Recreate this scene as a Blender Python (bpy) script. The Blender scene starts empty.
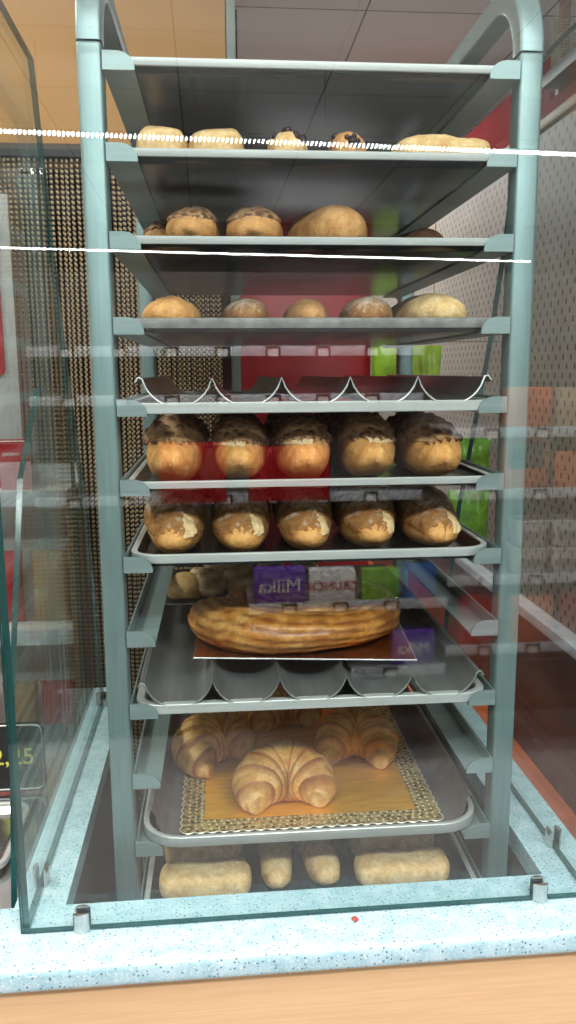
import bpy, bmesh, math, random
from mathutils import Vector, Matrix, noise
random.seed(7)
C = bpy.context.scene.collection
R = math.radians
PI = math.pi

# ------------------------------------------------------------------ helpers
def obj(name, bm, mats, parent=None, smooth=True, loc=(0, 0, 0), rot=(0, 0, 0), angle=40):
    me = bpy.data.meshes.new(name)
    bmesh.ops.recalc_face_normals(bm, faces=bm.faces)
    bm.to_mesh(me); bm.free()
    for m in (mats if isinstance(mats, (list, tuple)) else [mats]):
        me.materials.append(m)
    if smooth:
        for p in me.polygons: p.use_smooth = True
        me.set_sharp_from_angle(angle=R(angle))
    o = bpy.data.objects.new(name, me)
    C.objects.link(o)
    o.location = loc; o.rotation_euler = rot
    if parent: o.parent = parent
    return o

def thing(name, label, cat, loc=(0, 0, 0), rotz=0, group=None):
    o = bpy.data.objects.new(name, None); C.objects.link(o)
    o.empty_display_size = .05
    o.location = loc; o.rotation_euler = (0, 0, rotz)
    o['label'] = label; o['category'] = cat
    if group: o['group'] = group
    return o

def tag(o, label=None, cat=None, group=None, kind=None):
    if label: o['label'] = label
    if cat: o['category'] = cat
    if group: o['group'] = group
    if kind: o['kind'] = kind
    return o

def struct(name, bm, m, smooth=False):
    o = obj(name, bm, m, smooth=smooth); o['kind'] = 'structure'; return o

def box(bm, x0, x1, y0, y1, z0, z1, mi=0, bev=0, seg=2):
    vs = [bm.verts.new((x, y, z)) for x in (x0, x1) for y in (y0, y1) for z in (z0, z1)]
    idx = [(0, 1, 3, 2), (4, 6, 7, 5), (0, 4, 5, 1), (2, 3, 7, 6), (0, 2, 6, 4), (1, 5, 7, 3)]
    fs = [bm.faces.new([vs[i] for i in f]) for f in idx]
    for f in fs: f.material_index = mi
    if bev:
        es = list({e for f in fs for e in f.edges})
        r = bmesh.ops.bevel(bm, geom=es, offset=bev, segments=seg, profile=.5, affect='EDGES')
        for f in r['faces']: f.material_index = mi
    return fs

def boxm(*a, **k):
    bm = bmesh.new(); box(bm, *a, **k); return bm

def grid(bm, pts, closed_u=False, closed_v=False, mi=0):
    """pts[i][j]; joins neighbouring rows into quads"""
    V = [[bm.verts.new(p) for p in row] for row in pts]
    n, m = len(V), len(V[0])
    for i in range(n if closed_u else n - 1):
        for j in range(m if closed_v else m - 1):
            f = bm.faces.new((V[i][j], V[(i + 1) % n][j], V[(i + 1) % n][(j + 1) % m], V[i][(j + 1) % m]))
            f.material_index = mi
    return V

def tube(bm, pts, r, seg=10, cap=True, mi=0):
    pts = [Vector(p) for p in pts]
    rr = r if isinstance(r, (list, tuple)) else [r] * len(pts)
    rows = []
    up = Vector((0, 0, 1))
    for i, p in enumerate(pts):
        t = (pts[min(i + 1, len(pts) - 1)] - pts[max(i - 1, 0)]).normalized()
        a = t.cross(up)
        if a.length < 1e-3: a = t.cross(Vector((1, 0, 0)))
        a.normalize(); b = t.cross(a)
        rows.append([p + (a * math.cos(k / seg * 2 * PI) + b * math.sin(k / seg * 2 * PI)) * rr[i] for k in range(seg)])
    V = grid(bm, rows, closed_v=True, mi=mi)
    if cap:
        for row in (V[0], V[-1]):
            f = bm.faces.new(row); f.material_index = mi
    return V

def prism(bm, prof, x0, x1, axis=0, mi=0, side_mi=None):
    """extrude a closed profile (list of 2-tuples) along an axis"""
    def P(a, q):
        if axis == 0: return (a, q[0], q[1])
        if axis == 1: return (q[0], a, q[1])
        return (q[0], q[1], a)
    A = [bm.verts.new(P(x0, q)) for q in prof]; B = [bm.verts.new(P(x1, q)) for q in prof]
    for S in (A, B):
        f = bm.faces.new(S); f.material_index = mi
    n = len(prof)
    for i in range(n):
        f = bm.faces.new((A[i], A[(i + 1) % n], B[(i + 1) % n], B[i])); f.material_index = mi if side_mi is None else side_mi

def rrect(x0, x1, y0, y1, r, seg=6):
    out = []
    for cx, cy, a in ((x1 - r, y1 - r, 0), (x0 + r, y1 - r, 90), (x0 + r, y0 + r, 180), (x1 - r, y0 + r, 270)):
        for k in range(seg + 1):
            t = R(a + 90 * k / seg); out.append((cx + r * math.cos(t), cy + r * math.sin(t)))
    return out

def copy_tree(o, parent=None):
    c = o.copy(); C.objects.link(c)
    c.parent = parent
    for ch in list(o.children): copy_tree(ch, c)
    return c

# ------------------------------------------------------------------ materials
class NT:
    def __init__(s, name):
        s.m = bpy.data.materials.new(name); s.m.use_nodes = True
        s.t = s.m.node_tree; s.t.nodes.clear()
        s.out = s.n('ShaderNodeOutputMaterial')
    def n(s, typ, **kw):
        nd = s.t.nodes.new(typ)
        for k, v in kw.items():
            if k.startswith('_'): setattr(nd, k[1:], v)
        return nd
    def l(s, a, b): s.t.links.new(a, b)
    def pbsdf(s, col=(.8, .8, .8), rough=.5, metal=0, spec=.5):
        p = s.n('ShaderNodeBsdfPrincipled')
        p.inputs['Base Color'].default_value = (*col, 1); p.inputs['Roughness'].default_value = rough
        p.inputs['Metallic'].default_value = metal; p.inputs['Specular IOR Level'].default_value = spec
        s.l(p.outputs[0], s.out.inputs[0]); s.p = p; return p
    def coord(s, scale=(1, 1, 1), rot=(0, 0, 0), loc=(0, 0, 0)):
        tc = s.n('ShaderNodeTexCoord'); mp = s.n('ShaderNodeMapping')
        mp.inputs['Scale'].default_value = scale; mp.inputs['Rotation'].default_value = rot; mp.inputs['Location'].default_value = loc
        s.l(tc.outputs['Object'], mp.inputs[0]); return mp.outputs[0]
    def noise(s, vec, scale, detail=4, rough=.55, dist=0):
        nn = s.n('ShaderNodeTexNoise'); nn.inputs['Scale'].default_value = scale; nn.inputs['Detail'].default_value = detail
        nn.inputs['Roughness'].default_value = rough; nn.inputs['Distortion'].default_value = dist
        s.l(vec, nn.inputs['Vector']); return nn.outputs[0]
    def ramp(s, fac, stops):
        r = s.n('ShaderNodeValToRGB'); e = r.color_ramp.elements
        while len(e) < len(stops): e.new(.5)
        for k, (p, c) in enumerate(stops):
            e[k].position = p; e[k].color = (*c, 1) if len(c) == 3 else c
        s.l(fac, r.inputs[0]); return r.outputs[0]
    def mix(s, fac, a, b, mode='MIX'):
        m = s.n('ShaderNodeMix'); m.data_type = 'RGBA'; m.blend_type = mode
        for v, i in ((fac, 0), (a, 6), (b, 7)):
            if isinstance(v, (int, float)): m.inputs[i].default_value = v
            elif isinstance(v, tuple): m.inputs[i].default_value = (*v, 1)
            else: s.l(v, m.inputs[i])
        return m.outputs[2]
    def math(s, op, a, b=None, c=None):
        m = s.n('ShaderNodeMath'); m.operation = op
        for i, v in enumerate((a, b, c)):
            if v is None: continue
            if isinstance(v, (int, float)): m.inputs[i].default_value = v
            else: s.l(v, m.inputs[i])
        return m.outputs[0]
    def sep(s, v):
        x = s.n('ShaderNodeSeparateXYZ'); s.l(v, x.inputs[0]); return x.outputs
    def bump(s, h, strength=.3, dist=.002):
        b = s.n('ShaderNodeBump'); b.inputs['Strength'].default_value = strength; b.inputs['Distance'].default_value = dist
        s.l(h, b.inputs['Height']); s.l(b.outputs[0], s.p.inputs['Normal'])

def plain(name, col, rough=.5, metal=0, spec=.5, var=.12, scale=30, bump=0, stretch=(1, 1, 1)):
    t = NT(name); t.pbsdf(col, rough, metal, spec)
    n = t.noise(t.coord(stretch), scale)
    lo = tuple(c * (1 - var) for c in col); hi = tuple(min(1, c * (1 + var)) for c in col)
    t.l(t.ramp(n, [(.3, lo), (.7, hi)]), t.p.inputs['Base Color'])
    if bump: t.bump(n, bump)
    return t.m

def emis(name, col, s):
    t = NT(name); e = t.n('ShaderNodeEmission'); e.inputs[0].default_value = (*col, 1); e.inputs[1].default_value = s
    t.l(e.outputs[0], t.out.inputs[0]); return t.m

def glass_mat(name, tint, ior):
    t = NT(name)
    tr = t.n('ShaderNodeBsdfTransparent'); tr.inputs[0].default_value = (*tint, 1)
    gl = t.n('ShaderNodeBsdfGlossy'); gl.inputs['Roughness'].default_value = 0; gl.inputs[0].default_value = (1, 1, 1, 1)
    fr = t.n('ShaderNodeFresnel'); fr.inputs[0].default_value = ior
    mx = t.n('ShaderNodeMixShader')
    # the fresnel node inverts the ior on back faces: feed it the facing normal by using layer weight on both sides
    geo = t.n('ShaderNodeNewGeometry')
    inv = t.math('DIVIDE', 1.0, ior)
    sel = t.n('ShaderNodeMix'); sel.data_type = 'FLOAT'
    t.l(geo.outputs['Backfacing'], sel.inputs[0]); sel.inputs[2].default_value = ior; t.l(inv, sel.inputs[3])
    t.l(sel.outputs[0], fr.inputs[0])
    t.l(fr.outputs[0], mx.inputs[0]); t.l(tr.outputs[0], mx.inputs[1]); t.l(gl.outputs[0], mx.inputs[2])
    t.l(mx.outputs[0], t.out.inputs[0]); return t.m

M = {}
def brushed(name, col, rough, metal, var=.1, sc=(60, 60, 3)):
    t = NT(name); t.pbsdf(col, rough, metal)
    v = t.coord(sc); n = t.noise(v, 4, 5)
    big = t.noise(t.coord(), 9, 3)
    lo = tuple(c * (1 - var) for c in col); hi = tuple(min(1, c * (1 + var)) for c in col)
    c1 = t.ramp(n, [(.3, lo), (.7, hi)])
    t.l(t.mix(t.ramp(big, [(.55, (0, 0, 0)), (.8, (.35, .35, .35))]), c1, tuple(c * .7 for c in col)), t.p.inputs['Base Color'])
    t.l(t.math('MULTIPLY_ADD', n, .15, rough - .07), t.p.inputs['Roughness'])
    return t.m
M['alu'] = brushed('matte_aluminium', (.20, .285, .285), .42, .45)
M['alu_rail'] = brushed('rail_aluminium', (.27, .35, .35), .45, .45, sc=(3, 60, 60))
M['rim'] = brushed('bright_rim', (.56, .58, .57), .36, .3, sc=(3, 60, 60))
M['pan'] = plain('dark_baking_steel', (.013, .0125, .012), .22, .1, .5, .35, 14)
M['wavesteel'] = brushed('channel_steel', (.27, .28, .275), .45, .6, sc=(40, 3, 40))
M['liner'] = plain('grey_liner', (.36, .30, .29), .5, .4, .4, .2, 25)
M['foil'] = plain('crumpled_foil', (.38, .38, .37), .4, .7, .5, .25, 60, .6, (1, .2, 1))
M['chrome'] = plain('clamp_steel', (.62, .60, .57), .22, 1, .5, .1, 60)
M['slot'] = plain('dark_rubber', (.03, .03, .03), .6)
M['glass'] = glass_mat('clear_pane', (.955, .985, .975), 1.62)
M['side_glass'] = glass_mat('side_pane_glass', (.955, .985, .975), 1.17)
M['glass_edge'] = plain('pane_edge_green', (.012, .075, .072), .15, 0, .6, .3, 12)
M['bag'] = None

def counter_mat():
    t = NT('speckled_laminate'); t.pbsdf((.55, .75, .82), .28, 0, .5)
    co = t.coord()
    base = t.ramp(t.noise(co, 45, 4), [(.35, (.33, .53, .60)), (.65, (.50, .67, .73))])
    pale = t.ramp(t.noise(co, 330, 2), [(.52, (0, 0, 0)), (.70, (.8, .8, .8))])
    c = t.mix(pale, base, (.70, .80, .83))
    v = t.n('ShaderNodeTexVoronoi'); v.inputs['Scale'].default_value = 210; t.l(t.coord((1, 1.5, 1)), v.inputs['Vector'])
    near = t.ramp(v.outputs['Distance'], [(.20, (1, 1, 1)), (.32, (0, 0, 0))])
    rnd = t.ramp(t.sep(v.outputs['Color'])[0], [(.46, (0, 0, 0)), (.50, (1, 1, 1))])
    dk = t.mix(1.0, near, rnd, 'MULTIPLY')
    col2 = t.ramp(t.sep(v.outputs['Color'])[1], [(.4, (.05, .12, .20)), (.7, (.16, .34, .45)), (.95, (.10, .10, .13))])
    t.l(t.mix(dk, c, col2), t.p.inputs['Base Color'])
    return t.m
M['counter'] = counter_mat()

def wood_mat():
    t = NT('beech_front'); t.pbsdf((.7, .48, .28), .45, 0, .3)
    a = t.noise(t.coord((2.2, 30, 60)), 3, 6, .6, .4); b = t.noise(t.coord((6, 60, 260)), 3, 3)
    c = t.ramp(a, [(.25, (.70, .42, .22)), (.75, (.80, .52, .29))])
    t.l(t.mix(t.ramp(b, [(.5, (0, 0, 0)), (.75, (.35, .35, .35))]), c, (.60, .34, .17)), t.p.inputs['Base Color'])
    return t.m
M['wood'] = wood_mat()
M['brown_panel'] = plain('dark_brown_panel', (.10, .075, .062), .5, 0, .4)

def wall_mat():
    t = NT('ochre_paint'); t.pbsdf((.55, .33, .14), .7, 0, .3)
    n = t.noise(t.coord(), 3, 3)
    t.l(t.ramp(n, [(.3, (.50, .27, .10)), (.7, (.58, .33, .14))]), t.p.inputs['Base Color']); return t.m
M['ochre'] = wall_mat()
def ceil_mat():
    t = NT('ceiling_tiles'); t.pbsdf((.5, .5, .5), .8, 0, .2)
    co = t.coord(); x, y, z = t.sep(co)
    fx = t.math('FRACT', t.math('DIVIDE', t.math('ADD', x, 6.0 - .422 + .003), .6))
    fy = t.math('FRACT', t.math('DIVIDE', t.math('ADD', y, 6.0 - 1.880 + .003), .6))
    gx = t.math('LESS_THAN', fx, .010); gy = t.math('LESS_THAN', fy, .012)
    n = t.noise(co, 90, 3)
    c = t.ramp(n, [(.3, (.86, .86, .84)), (.7, (.90, .90, .89))])
    t.l(t.mix(t.math('MAXIMUM', gx, gy), c, (.16, .16, .15)), t.p.inputs['Base Color']); return t.m
M['ceiling'] = ceil_mat()
def peg_mat():
    t = NT('slotted_pegboard'); t.pbsdf((.5, .44, .37), .55, 0, .4)
    co = t.coord(); x, y, z = t.sep(co)
    u = t.math('DIVIDE', t.math('ADD', y, 10), .052); w = t.math('DIVIDE', t.math('ADD', z, 10), .026)
    row = t.math('MODULO', t.math('FLOOR', w), 2.0)
    fu = t.math('FRACT', t.math('ADD', u, t.math('MULTIPLY', row, .5))); fw = t.math('FRACT', w)
    a = t.math('LESS_THAN', t.math('ABSOLUTE', t.math('SUBTRACT', fu, .5)), .10)
    b = t.math('LESS_THAN', t.math('ABSOLUTE', t.math('SUBTRACT', fw, .5)), .30)
    n = t.noise(co, 6, 3)
    c = t.ramp(n, [(.3, (.29, .245, .20)), (.7, (.36, .31, .26))])
    t.l(t.mix(t.math('MULTIPLY', a, b), c, (.07, .055, .045)), t.p.inputs['Base Color']); return t.m
M['peg'] = peg_mat()
M['floor'] = plain('floor_tiles', (.42, .41, .40), .35, 0, .5, .1, 5)
M['grey_wall'] = plain('grey_paint', (.50, .50, .49), .7)
M['grey_trim'] = plain('grey_green_trim', (.30, .36, .33), .5)
M['red'] = plain('red_lacquer', (.42, .008, .014), .4, 0, .4, .1, 8)
M['fascia'] = plain('fascia_red', (.30, .012, .014), .7, 0, .05, .1, 8)
M['red_dark'] = plain('dark_red', (.30, .015, .022), .4)
M['white'] = plain('white_plastic', (.78, .77, .75), .4, 0, .5, .05)
M['black'] = plain('black_card', (.012, .012, .013), .5)
M['pink'] = plain('pink_card', (.60, .36, .38), .5)
M['silver'] = plain('silver_card', (.80, .80, .80), .18, 1, .5, .1)
M['lime'] = plain('lime_film', (.36, .62, .03), .35, 0, .5, .35, 14)
M['green'] = plain('leaf_green_film', (.20, .48, .05), .3, 0, .6, .5, 25)
M['orange'] = plain('orange_pack', (.60, .13, .035), .45, 0, .5, .25, 12)
M['tan'] = plain('tan_pack', (.45, .32, .18), .5)
M['purple'] = plain('purple_wrap', (.13, .05, .42), .25, 0, .6, .2, 20)
M['blue'] = plain('blue_wrap', (.03, .12, .42), .25, 0, .6, .2, 20)
M['yellow'] = plain('yellow_chalk', (.72, .72, .10), .6)
M['shelfgrey'] = plain('grey_shelf_board', (.16, .16, .17), .5)
M['greyplastic'] = plain('price_strip', (.55, .57, .60), .25, 0, .6)
M['darkclip'] = plain('dark_clip', (.03, .03, .035), .4)
M['wicker'] = plain('woven_side', (.28, .17, .09), .6, 0, .4, .5, 120, .5)
M['led'] = emis('led_light', (.95, 1, 1), 95)
M['gold'] = None

def gold_mat():
    t = NT('gold_foil_board'); t.pbsdf((.75, .46, .10), .30, .5)
    n = t.noise(t.coord((25, 140, 1)), 1, 3); t.l(t.ramp(n, [(.3, (.78, .33, .004)), (.7, (1.0, .50, .015))]), t.p.inputs['Base Color'])
    t.bump(n, .5, .0012); return t.m
M['gold'] = gold_mat()
def lace_mat():
    t = NT('gold_lace_border'); t.pbsdf((.75, .5, .14), .35, .7)
    v = t.n('ShaderNodeTexVoronoi'); v.inputs['Scale'].default_value = 150; t.l(t.coord(), v.inputs['Vector'])
    d = v.outputs['Distance']
    t.l(t.ramp(d, [(.20, (.12, .07, .015)), (.40, (.50, .32, .08)), (.7, (.80, .62, .28))]), t.p.inputs['Base Color'])
    t.bump(d, .9, .003); return t.m
M['lace'] = lace_mat()
M['bronze'] = plain('copper_brown_board', (.30, .09, .025), .25, .8, .5, .3, 10)

def bread(name, lo, mid, hi, sc=60, flour=0, rough=.55, stretch=(1, 1, 1), bump=.7, spec=.35, bake=None):
    t = NT(name); t.pbsdf(mid, rough, 0, spec)
    co = t.coord(stretch)
    n = t.noise(co, sc, 6, .62, .6); f = t.noise(t.coord(), 420, 3); bl = t.noise(t.coord(), 150, 4, .6)
    c = t.ramp(n, [(.30, lo), (.5, mid), (.70, hi)])
    c = t.mix(t.ramp(bl, [(.50, (0, 0, 0)), (.66, (.55, .55, .55))]), c, tuple(x * .62 for x in mid))
    c = t.mix(t.ramp(f, [(.50, (0, 0, 0)), (.68, (.35, .35, .35))]), c, tuple(x * .5 for x in mid))
    if bake:
        a = t.n('ShaderNodeAttribute'); a.attribute_name = 'bake'
        c = t.mix(t.math('MULTIPLY', a.outputs['Fac'], bake[0]), c, bake[1])
    if flour:
        g = t.noise(t.coord(), 75, 6, .75)
        z = t.n('ShaderNodeTexCoord'); gen = t.sep(z.outputs['Generated'])[2]
        k = t.math('MULTIPLY', t.math('SUBTRACT', gen, .45), .35)
        c = t.mix(t.ramp(t.math('ADD', g, k), [(.50, (0, 0, 0)), (.72, (flour,) * 3)]), c, (.80, .70, .58))
    t.l(c, t.p.inputs['Base Color'])
    h = t.math('ADD', t.noise(co, 130, 5), t.math('MULTIPLY', n, .8))
    t.bump(h, bump, .0022)
    return t.m
M['crust'] = bread('golden_crust', (.56, .21, .05), (.74, .37, .115), (.86, .54, .24), 34, spec=.2)
M['crust_pale'] = bread('pale_crust', (.66, .36, .13), (.82, .56, .27), (.92, .72, .43), 50, spec=.15)
M['crust_brown'] = bread('brown_floured_crust', (.22, .085, .025), (.38, .17, .055), (.52, .27, .10), 60, .8, spec=.15)
M['crust_tan'] = bread('tan_crust', (.46, .19, .06), (.64, .33, .125), (.76, .46, .21), 40, spec=.2)
M['dark_crust'] = bread('dark_scaly_crust', (.045, .015, .007), (.13, .045, .018), (.22, .09, .038), 70, .10, .36, bake=(.95, (.58, .33, .16)))
M['crumb'] = bread('torn_pale_crust', (.74, .48, .22), (.86, .62, .34), (.92, .76, .52), 60, spec=.15)
M['croissant'] = bread('flaky_pastry', (.62, .25, .05), (.84, .45, .13), (.94, .66, .31), 40, 0, .4, (1, 1, 1), .5, .45, bake=(1.0, (.30, .08, .012)))
M['braid'] = bread('glazed_layered_pastry', (.42, .13, .022), (.68, .29, .06), (.88, .54, .18), 34, 0, .33, (1, 1, 1), .5, .5, bake=(.95, (.22, .06, .010)))
M['dough'] = bread('pale_dough', (.60, .38, .17), (.76, .55, .30), (.86, .68, .44), 80, bake=(.8, (.30, .15, .06)))
M['bun'] = bread('golden_bun', (.60, .27, .07), (.74, .46, .18), (.82, .60, .32), 40)

# ------------------------------------------------------------------ camera (fitted)
def make_camera():
    pi_, ya, ro = R(9.8933), R(4.7272), R(-.3763)
    fw = Vector((math.sin(ya) * math.cos(pi_), math.cos(ya) * math.cos(pi_), -math.sin(pi_)))
    r = Vector((math.cos(ya), -math.sin(ya), 0)); u = r.cross(fw)
    r2 = r * math.cos(ro) + u * math.sin(ro); u2 = u * math.cos(ro) - r * math.sin(ro)
    cd = bpy.data.cameras.new('camera'); cd.sensor_fit = 'VERTICAL'; cd.sensor_height = 36; cd.sensor_width = 36
    cd.lens = 804.8 * 36 / 1024; cd.clip_start = .02
    c = bpy.data.objects.new('camera', cd); C.objects.link(c)
    mt = Matrix((r2, u2, -fw)).transposed().to_4x4(); mt.translation = (-.0799, -.9546, .0413)
    c.matrix_world = mt; bpy.context.scene.camera = c
make_camera()

FLOOR = -1.48; CEIL = 1.2; ZC = -.5788

# ------------------------------------------------------------------ room shell
struct('floor', boxm(-3.2, 3.2, -6, 5.2, FLOOR - .05, FLOOR), M['floor'])
struct('ceiling', boxm(-3.2, 3.2, -6, 5.2, CEIL, CEIL + .05), M['ceiling'])
bm = bmesh.new()
box(bm, -3.2, -.052, .96, 1.08, .513, CEIL - .001)
box(bm, -3.2, -.60, .96, 1.08, FLOOR + .001, .513)
struct('wall_back', bm, M['ochre'])
struct('trim_1', boxm(-.050, -.030, .955, 1.085, FLOOR + .001, CEIL - .001, bev=.002), M['grey_trim'])
struct('trim_2', boxm(-.60, -.052, .945, .9595, .500, .535, bev=.003), M['brown_panel'])
struct('wall_far', boxm(-3.2, 3.2, 5.0, 5.2, FLOOR + .001, CEIL - .001), M['grey_wall'])
struct('wall_left', boxm(-3.2, -3.1, -6, 5, FLOOR + .001, CEIL - .001), M['grey_wall'])
struct('wall_right', boxm(3.1, 3.2, -6, 5, FLOOR + .001, CEIL - .001), M['grey_wall'])
struct('wall_front', boxm(-3.1, 3.1, -6, -5.9, FLOOR + .001, CEIL - .001), plain('dark_shopfront', (.06, .06, .065), .6))

# ------------------------------------------------------------------ bead curtain (nobody could count its beads)
def curtain():
    bm = bmesh.new()
    prof = [(-.0034, .0012), (-.0026, .0027), (0, .0031), (.0026, .0027), (.0034, .0012)]
    n = 47
    for layer in range(2):
        for k in range(n):
            x0 = -.585 + (k + .5 * layer) * (.515 / n)
            ph = .005 * layer + random.random() * .002
            x0 += .0007 * math.sin(k * 1.7 + layer * 2)
            y0 = .913 + layer * .020 + .003 * math.sin(k * .55 + layer)
            zt = .498; rows = []
            zz = zt
            box(bm, x0 - .0008, x0 + .0008, y0 - .0008, y0 + .0008, FLOOR + .03, zt, 1)
            z = zt - .006 - ph
            while z > -1.0:
                sway = .0012 * math.sin(z * 4 + k * .3)
                V = []
                for dz, r in prof:
                    V.append([bm.verts.new((x0 + sway + r * math.cos(a), y0 + r * math.sin(a), z + dz)) for a in (PI / 4, 3 * PI / 4, 5 * PI / 4, 7 * PI / 4)])
                for i in range(4):
                    for j in range(4):
                        f = bm.faces.new((V[i][j], V[i][(j + 1) % 4], V[i + 1][(j + 1) % 4], V[i + 1][j])); f.material_index = 0
                z -= .0108
    box(bm, -.595, -.056, .905, .940, .498, .512, 1)
    o = obj('bead_curtain', bm, [plain('bead_gold', (.50, .37, .21), .35, 0, .5, .2, 300), plain('bead_cord_black', (.012, .010, .010), .5)], angle=80)
    tag(o, 'brown and black bead curtain hanging in the doorway behind the rack', 'bead curtain', kind='stuff')
curtain()
# the dark back room behind the curtain
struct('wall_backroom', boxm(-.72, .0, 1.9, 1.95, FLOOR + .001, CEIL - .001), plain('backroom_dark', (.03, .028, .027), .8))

# ------------------------------------------------------------------ counter
YAW = R(.4478)
cnt = thing('counter', 'pale blue speckled countertop over a beech wood front, under the glass case', 'counter', (0, 0, 0), YAW)
def counter():
    out = [(-1.3, -.1795), (1.4, -.1795), (1.4, -.0743), (.382, -.0743), (.382, .78), (.3077, .78), (.3077, -.0743),
           (-.2749, -.0743), (-.2749, .60), (-.3345, .60), (-.3345, -.0743), (-1.3, -.0743)]
    bm = bmesh.new()
    prism(bm, out, ZC - .030, ZC, axis=2)
    es = [e for e in bm.edges if abs(e.verts[0].co.y + .1795) < 1e-5 and abs(e.verts[1].co.y + .1795) < 1e-5 and abs(e.verts[0].co.x - e.verts[1].co.x) > 1]
    bmesh.ops.bevel(bm, geom=es, offset=.009, segments=5, profile=.5, affect='EDGES')
    bmesh.ops.triangulate(bm, faces=[f for f in bm.faces if len(f.verts) > 4])
    obj('countertop', bm, M['counter'], cnt, angle=50)
    obj('front_panel', boxm(-1.3, 1.4, -.166, -.148, FLOOR + .01, ZC - .0305), M['wood'], cnt, smooth=False)
    for x in (-.3345, .3078):
        obj('side_panel', boxm(x, x + .058, -.147, .58, FLOOR + .01, ZC - .0305), M['brown_panel'], cnt, smooth=False)
counter()
o = obj('crumb', (lambda b: (bmesh.ops.create_icosphere(b, subdivisions=2, radius=.0035), [setattr(v, 'co', Vector((v.co.x * 1.2, v.co.y, v.co.z * .6)) * (1 + .4 * noise.noise(v.co * 300))) for v in b.verts], b)[2])(bmesh.new()), plain('red_crumb', (.42, .06, .04), .6), loc=(.062, -.135, ZC + .0018))
tag(o, 'tiny red-brown crumb lying on the front strip of the countertop', 'crumb')

# glass case: front pane and two side panes
GT = .445
case = thing('glass_case', 'clear glass sneeze guard standing on the countertop around the rack', 'glass case', (0, 0, ZC), YAW)
def pane_front():
    bm = bmesh.new()
    box(bm, -.3155, .355, -.123, -.115, .002, GT - ZC)
    for f in bm.faces:
        f.material_index = 0 if abs(f.normal.y) > .9 or abs(f.calc_center_median().y + .119) > .0035 else 1
    return bm
bm = pane_front(); obj('front_pane', bm, [M['glass'], M['glass_edge']], case, smooth=False)
prof = [(-.1145, .002), (-.1145, GT - ZC), (.187, .438 - ZC), (.22, .3375 - ZC), (.258, .21 - ZC), (.305, .08 - ZC), (.37, -.06 - ZC), (.438, -.20 - ZC), (.48, -.36 - ZC), (.525, .002)]
for x in (-.3155, .343):
    bm = bmesh.new(); prism(bm, prof, x, x + .008, 0, 0, 1)
    obj('side_pane', bm, [M['side_glass'], M['glass_edge']], case, smooth=False)

def clamp(x, y, rz, label):
    t = thing('glass_clamp', label, 'glass clamp', (x, y, ZC), rz, 'steel clamps along the foot of the glass')
    r, h, s = .0102, .0240, .0046
    b = bmesh.new()
    for sg in (1, -1):
        arc = []
        a0 = math.asin(s / r)
        for k in range(13):
            a = a0 + (PI - 2 * a0) * k / 12
            arc.append((r * math.cos(a), sg * r * math.sin(a)))
        prism(b, arc, .0015, h, axis=2)
    bmesh.ops.bevel(b, geom=[e for e in b.edges if e.verts[0].co.z > h - 1e-5 and e.verts[1].co.z > h - 1e-5], offset=.0008, segments=2, affect='EDGES')
    jw = obj('jaw', b, M['chrome'], t, angle=35)
    b = bmesh.new(); bmesh.ops.create_cone(b, cap_ends=True, segments=28, radius1=r, radius2=r, depth=.0014, matrix=Matrix.Translation((0, 0, .0008)))
    obj('base', b, M['chrome'], t)
    b = bmesh.new()
    for sg in (-1, 1): box(b, -.0065, .0065, sg * .00445 - .0002, sg * .00445 + .0002, .0016, h - .001)
    obj('rubber_pad', b, M['slot'], jw, smooth=False)
    return t
cz_ = lambda x, y: (x * math.cos(YAW) - y * math.sin(YAW), x * math.sin(YAW) + y * math.cos(YAW))
for x, y, rz, lb in [(-.2485, -.119, 0, 'steel glass clamp at the left end of the front pane foot'),
                     (.2847, -.119, 0, 'steel glass clamp at the right end of the front pane foot'),
                     (-.3115, -.0297, PI / 2, 'steel glass clamp at the front foot of the left side pane'),
                     (-.3115, .512, PI / 2, 'dark small glass clamp at the far foot of the left side pane'),
                     (.347, -.0151, PI / 2, 'steel glass clamp at the foot of the right side pane')]:
    px, py = cz_(x, y); clamp(px, py, rz + YAW, lb)

# ------------------------------------------------------------------ rack
XL, XR, PW, PD = -.2273, .2927, .0274, .030
DZ, Z0 = .0935, .3648
lev = lambda i: Z0 - DZ * i
rack = thing('bakery_rack', 'tall aluminium bakery rack with arched side frames holding trays of bread', 'rack', (.0327, .315, FLOOR))
def W(o): o.location = Vector(o.location) - Vector(rack.location); return o
def sweep_arch(x0, x1):
    hw, ht, c = (x1 - x0) / 2, PD / 2, .004
    sec = []
    for sx, sy, a in ((1, 1, 0), (-1, 1, 90), (-1, -1, 180), (1, -1, 270)):
        for k in range(4):
            t = R(a + 30 * k); sec.append((sx * (hw - c) + c * math.cos(t), sy * (ht - c) + c * math.sin(t)))
    zb, rad = .3955, .084
    path = []
    for k in range(15):
        a = R(90 * k / 14); path.append((.015 + rad * (1 - math.cos(a)), zb + rad * math.sin(a), a))
    for k in range(15):
        a = R(90 + 90 * k / 14); path.append((.615 - rad + rad * -math.cos(a), zb + rad * math.sin(a), a))
    rows = []
    for y, z, a in path:
        ny, nz = -math.cos(a), math.sin(a)      # outward normal of the bend
        rows.append([((x0 + x1) / 2 + sx, y + ny * sy, z + nz * sy) for sx, sy in sec])
    bm = bmesh.new(); V = grid(bm, rows, closed_v=True)
    bm.faces.new(V[0]); bm.faces.new(V[-1]); return bm
for x0, x1 in ((XL, XL + PW), (XR - PW, XR)):
    W(obj('arch', sweep_arch(x0, x1), M['alu'], rack))
    for y in (0, .600):
        W(obj('upright', boxm(x0, x1, y, y + PD, FLOOR + .002, .3947, bev=.004, seg=3), M['alu'], rack))
W(obj('base_bar', boxm(XL + PW + .001, XR - PW - .001, .602, .628, FLOOR + .05, FLOOR + .09, bev=.004), M['alu'], rack))
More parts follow.
